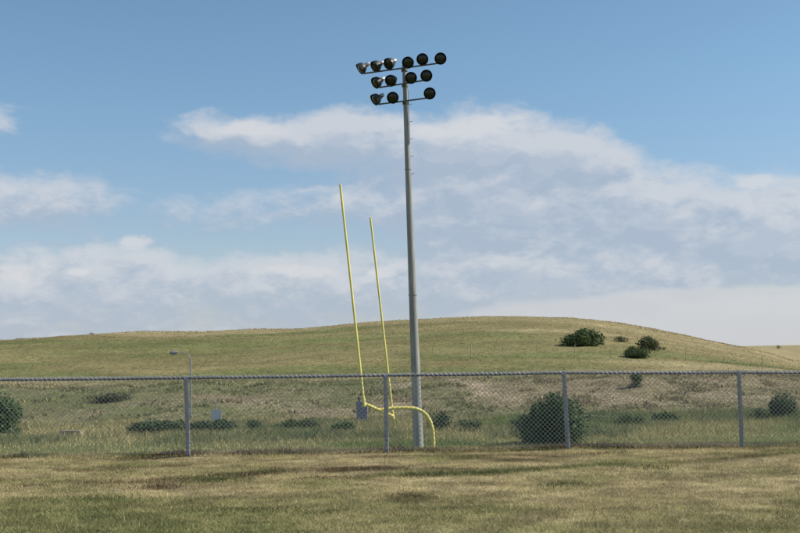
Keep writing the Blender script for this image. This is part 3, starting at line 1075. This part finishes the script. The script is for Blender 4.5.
# ------------------------------------------------------------------ goal post
def goal_post():
    d1, d2 = 48.6, 55.6
    e1, e2 = at(364, 403, d1), at(393, 416, d2)
    cc = e1.lerp(e2, 0.5)
    t1 = at(340.3, 185, d1 + 1.2)
    t2 = at(370.5, 218, d2 + 1.2)
    base = at(433, 447, cc.y + 0.6)
    base.z = float(H(base.x, base.y))
    root = empty('goal_post', base, 'yellow football goal post with tall leaning uprights and curved gooseneck behind the fence', 'goal post')
    L = lambda p: p - base
    top = at(427, 414, cc.y + 0.5)
    up = at(418, 408.5, cc.y + 0.45)
    pts = [Vector((0, 0, -0.1)), L(at(433.5, 455, base.y)), L(at(433.5, 440, base.y)), L(at(432.6, 430, base.y)), L(at(430.6, 422, base.y - .03)), L(at(427, 415.5, base.y - .06)),
           L(at(422, 411, base.y - .1)), L(at(415, 408.3, base.y - .16)), L(at(405, 407.6, base.y - .25)), L(at(392, 408, base.y - .42)), L(cc)]
    MB().tube(pts, 0.085, 16).build('gooseneck', M['yellow'], root, True)
    bar = MB().tube([L(e1), L(e2)], 0.066, 14).build('crossbar', M['yellow'], root, True)
    ax = (e2 - e1).normalized()
    MB().tube([L(cc) - ax * .16, L(cc) + ax * .16], 0.095, 14).build('clamp', M['yellow'], bar, True)
    for e, t in ((e1, t1), (e2, t2)):
        d = (t - e).normalized()
        up_o = MB().tube([L(e) - d * 0.12, L(t)], [0.056, 0.052], 14).build('upright', M['yellow'], root, True)
        MB().lathe([(0.056, -0.02), (0.056, 0.015), (0.03, 0.03), (0, 0.034)], L(t), d, 14).build('end_cap', M['yellow'], up_o, True)
        MB().tube([L(e) - d * 0.16, L(e) + d * 0.22], 0.078, 14).build('socket', M['yellow'], up_o, True)
    MB().lathe([(0.0, 0.14), (0.2, 0.14), (0.24, 0.12), (0.24, -0.2)], (0, 0, 0), (0, 0, 1), 18).build('footing', M['concrete'], root)


goal_post()


# ------------------------------------------------------------------ floodlight mast
def flood_mast():
    D = 57.0
    top = at(404.2, 66, D)
    low = at(418.2, 440, D)
    dirv = (top - low).normalized()
    zg = float(H(low.x, D))
    base = low + dirv * ((zg - low.z) / dirv.z)
    root = empty('floodlight_mast', base, 'tall grey steel mast carrying three rows of sports floodlights', 'light mast')
    L = lambda p: p - base
    tl = L(top)
    hgt = tl.length
    MB().tube([tl * f for f in (-0.01, 0.1, 0.25, 0.5, 0.75, 0.9, 1.0)], [0.27, 0.255, 0.23, 0.19, 0.15, 0.122, 0.108], 28).build('mast', M['pole'], root, True)
    MB().lathe([(0.0, 0.1), (0.36, 0.1), (0.42, 0.07), (0.42, -0.2)], (0, 0, 0), (0, 0, 1), 24).build('base_plate', M['galv'], root)
    MB().lathe([(0.12, 0), (0.12, 0.03), (0.07, 0.07), (0, 0.08)], tl, dirv, 20).build('mast_cap', M['arm'], root, True)
    for f in (0.42, 0.735):
        MB().tube([tl * f, tl * f + dirv * 0.05], 0.285 - 0.17 * f + 0.014, 24).build('joint_ring', M['pole'], root, True)
    # climbing pegs near the top, alternating sides
    for i in range(9):
        q = tl * (0.90 - i * 0.022)
        s = Vector((1, -0.25, 0.05)) if i % 2 == 0 else Vector((-0.35, -1, 0.05))
        MB().tube([q + s * 0.10, q + s * 0.30, q + s * 0.30 + Vector((0, 0, .04))], 0.012, 6).build('climbing_peg', M['arm'], root)
    MB().tube([tl * 0.955 + Vector((.1, -.1, 0)), tl * 0.93 + Vector((.17, -.1, 0)), tl * 0.86 + Vector((.14, -.11, 0)), tl * 0.80 + Vector((.14, -.12, 0))], 0.022, 8).build('conduit', M['pole'], root, True)
    rows = [
        [((360.8, 68.6), 0), ((375.7, 66.3), 1), ((389.2, 63.6), 2), ((408.2, 62.5), 4), ((422.5, 59.2), 5), ((440.3, 58.6), 6)],
        [((376.3, 82.6), 1), ((391.0, 80.6), 3), ((411.1, 77.8), 5), ((426.2, 75.7), 6)],
        [((375.4, 99.4), 0.6), ((393.0, 97.6), 4), ((429.5, 93.4), 6)],
    ]
    for lamps in rows:
        (u0, v0), _ = lamps[0]
        (u1, v1), _ = lamps[-1]
        depth = lambda u: D - 0.33 - (u - 400) / 40 * 0.55      # right end of each arm nearer
        a, b = at(u0 + 3, v0 + 5.0, depth(u0)), at(u1 - 1, v1 + 4.6, depth(u1))
        arm = MB().tube([L(a), L(b)], 0.042, 10).build('crossarm', M['arm'], root, True)
        # bracket to the mast
        f = (404 - u0) / (u1 - u0)
        q = L(a).lerp(L(b), min(max(f, 0), 1))
        on = dirv * q.dot(dirv)
        MB().tube([q, on], 0.05, 8).build('bracket', M['arm'], arm)
        MB().tube([on - dirv * .09, on + dirv * .09], 0.165, 20).build('collar', M['arm'], arm, True)
        for (u, v), k in lamps:
            c = L(at(u, v, depth(u) - 0.12))
            t = k / 6.0
            # heads fan out from the left end zone to the camera's side of the field
            yaw = R(-78 + 84 * t ** 0.8)
            tilt = R(-34 + 16 * t)
            aim = Vector((math.sin(yaw) * math.cos(tilt), -math.cos(yaw) * math.cos(tilt), math.sin(tilt)))
            fl = MB()
            S = lambda pr: [(r_ * 0.93, h_ * 0.93) for r_, h_ in pr]
            prof = [(0.335, 0.10), (0.332, 0.02), (0.318, -0.07), (0.285, -0.16), (0.225, -0.235), (0.15, -0.29), (0.115, -0.31), (0.11, -0.36)]
            fl.lathe(S(prof + [(0.105, -0.36)]), c, aim, 28)
            fl.lathe(S([(0.330, 0.10), (0.318, 0.10), (0.305, 0.0)]), c, aim, 28)
            head = fl.build('floodlight', M['bowl'], root, True)
            MB().lathe(S([(0.308, 0.0), (0.26, 0.05), (0.17, 0.095), (0.08, 0.115), (0.0, 0.12)]), c, aim, 28).build('lens', M['lens'], head, True)
            MB().lathe([(0.108, -0.35), (0.112, -0.38), (0.112, -0.52), (0.09, -0.55), (0, -0.555)], c, aim, 18).build('lamp_holder', M['alum'], head, True)
            # yoke down to the arm
            side = aim.cross(Vector((0, 0, 1))).normalized()
            foot = L(a).lerp(L(b), (u - u0) / (u1 - u0))
            back = c - aim * 0.42
            dn = Vector((0, 0, -.08))
            MB().tube([back + side * .12, back + side * .13 + dn, foot + side * .03, foot - side * .03, back - side * .13 + dn, back - side * .12], 0.02, 6).build('yoke', M['arm'], head)


flood_mast()


# ------------------------------------------------------------------ far street furniture
def street_lamp():
    D = 96.0
    b = at(190.6, 400, D)
    base = Vector((b.x, D, float(H(b.x, D))))
    root = empty('street_lamp', base, 'slender grey street lamp with curved arm reaching left, beyond the fence', 'street lamp')
    L = lambda u, v: at(u, v, D) - base
    top = L(190.6, 357.5)
    MB().tube([(0, 0, -.1), top * .5, top], [0.085, 0.07, 0.055], 12).build('pole', M['galv'], root, True)
    arm = MB().tube([top - Vector((0, 0, .1)), L(189.2, 355.6), L(186.5, 353.8), L(182.5, 352.4), L(177.5, 352.2)], 0.035, 8).build('arm', M['galv'], root, True)
    h = MB()
    p, q = L(178, 352.2), L(169.5, 353.2)
    h.tube([p, p.lerp(q, .2), p.lerp(q, .6), p.lerp(q, .9), q], [0.06, 0.13, 0.18, 0.13, 0.04], 12)
    lh = h.build('lamp_head', M['galv'], root, True)
    c = p.lerp(q, .6)
    MB().lathe([(0.14, -0.1), (0.12, -0.18), (0.06, -0.22), (0, -0.23)], c, (0, 0, 1), 14).build('lens', M['alum'], lh, True)
    MB().box((0, 0, .05), (.3, .3, .2)).build('base_block', M['concrete'], root)


street_lamp()


def square_sign():
    D = 90.0
    c = at(216.4, 414.5, D)
    zg = float(H(c.x, D))
    base = Vector((c.x, D, zg))
    root = empty('sign', base, 'small white square sign on a thin post beyond the fence', 'sign')
    z = c.z - zg
    MB().box((0, 0, z), (0.80, 0.03, 0.84)).build('board', M['white'], root)
    MB().tube([(0, .035, -.2), (-0.1, .035, at(214.5, 401, D).z - zg)], 0.03, 8).build('post', M['galv'], root, True)
    MB().lathe([(0.0, -0.05), (0.07, -0.03), (0.07, 0.03), (0, 0.05)], (-0.1, .03, at(214.5, 401.5, D).z - zg), (0, 0, 1), 10).build('reflector', M['white'], root)
    for dz in (-.25, .25):
        MB().box((0, .03, z + dz), (0.5, .02, .04)).build('brace', M['galv'], root)


square_sign()


def cabinet():
    D = 90.0
    c = at(362, 411, D)
    zg = float(H(c.x, D))
    base = Vector((c.x, D, zg))
    root = empty('utility_cabinet', base, 'blue grey utility cabinet beyond the fence, behind the near goal upright', 'cabinet')
    z0, z1 = at(362, 421, D).z - zg, at(362, 402, D).z - zg
    w = 0.86
    MB().box((0, 0, (z0 + z1) / 2), (w, 0.45, z1 - z0)).build('body', M['cabinet'], root)
    d = MB().box((0, -0.24, (z0 + z1) / 2), (w - .1, 0.03, z1 - z0 - .12)).build('door', M['cabinet'], root)
    MB().box((w * .32, -0.27, (z0 + z1) / 2), (.04, 0.03, .16)).build('handle', M['dark'], d)
    MB().box((0, 0, z1 + .03), (w + .06, .52, .05)).build('lid', M['cabinet'], root)
    for s in (-1, 1):
        MB().tube([(s * w * .36, 0, -0.2), (s * w * .36, 0, z0 + .02)], 0.05, 8).build('leg', M['galv'], root)
        MB().lathe([(0.05, 0.04), (0.05, 0.16), (0.12, 0.2), (0.14, 0.32), (0.1, 0.42), (0, 0.44)], (s * 0.22, 0, z1 + .01), (0, 0, 1), 10).build('insulator', M['dark'], root, True)


cabinet()


def rail(u0, v0, u1, v1, D, name, label, r=0.05, posts=3, dD=0.0):
    a, b = at(u0, v0, D), at(u1, v1, D + dD)
    base = a.lerp(b, .5)
    base.z = float(H(base.x, base.y))
    root = empty(name, base, label, 'rail')
    MB().tube([a - base, b - base], r, 8).build('bar', M['pale'], root, True)
    for i in range(posts):
        q = a.lerp(b, (i + .12) / (posts - 1 + .24))
        MB().tube([Vector((q.x, q.y, float(H(q.x, q.y)) - .1)) - base, q - base], r * .8, 8).build('post', M['pale'], root, True)


rail(583, 415.5, 620, 417, 90, 'low_rail', 'thin pale rail right of the large round shrub', 0.05, 3)
rail(722, 433.8, 835, 434.6, 79, 'boundary_rail', 'long pale low rail in the weeds at the right edge', 0.035, 7)


def culvert():
    D = 82.0
    c = at(70.5, 434, D)
    zg = float(H(c.x, D))
    root = empty('concrete_headwall', (c.x, D, zg), 'low pale concrete block in the grass near the left shrub', 'concrete block')
    zt = at(70.5, 431.2, D).z - zg
    MB().box((0, 0, zt / 2 - .1), (1.38, 0.3, zt + .2)).build('wall', M['concrete'], root)
    MB().box((0, -0.02, zt + .03), (1.5, 0.42, .06)).build('coping', M['concrete'], root)
    for s in (-1, 1):
        MB().box((s * .74, .25, zt / 2 - .12), (.12, .8, zt + .1)).build('wing_wall', M['concrete'], root)


culvert()


def farm_fence():
    D = 150.0
    us = [395, 433, 471, 503, 537, 575, 611, 648, 686, 724, 762]
    x0 = at(us[0], 360, D).x
    root = empty('wire_fence', (x0, D, float(H(x0, D))), 'low wire fence with thin pale posts along the shoulder of the hill', 'fence')
    base = root.location
    tops = []
    for i, u in enumerate(us):
        p = at(u, 360, D + (i % 3) * .4)
        g = Vector((p.x, p.y, float(H(p.x, p.y))))
        hh = 1.75 if u == 471 else 1.25 + 0.2 * ((i * 7) % 3)
        MB().tube([g - base + Vector((0, 0, -.2)), g - base + Vector((0.03 * ((i % 3) - 1), 0, hh))], 0.055 if u == 471 else 0.045, 7).build('post', M['wood'], root, True)
        tops.append(g - base)
    for hz in (0.45, 0.8, 1.12):
        MB().tube([t + Vector((0, -.05, hz)) for t in tops], 0.004, 4).build('wire', M['wire'], root)


farm_fence()

scene.render.resolution_x = 1024
scene.render.resolution_y = 682
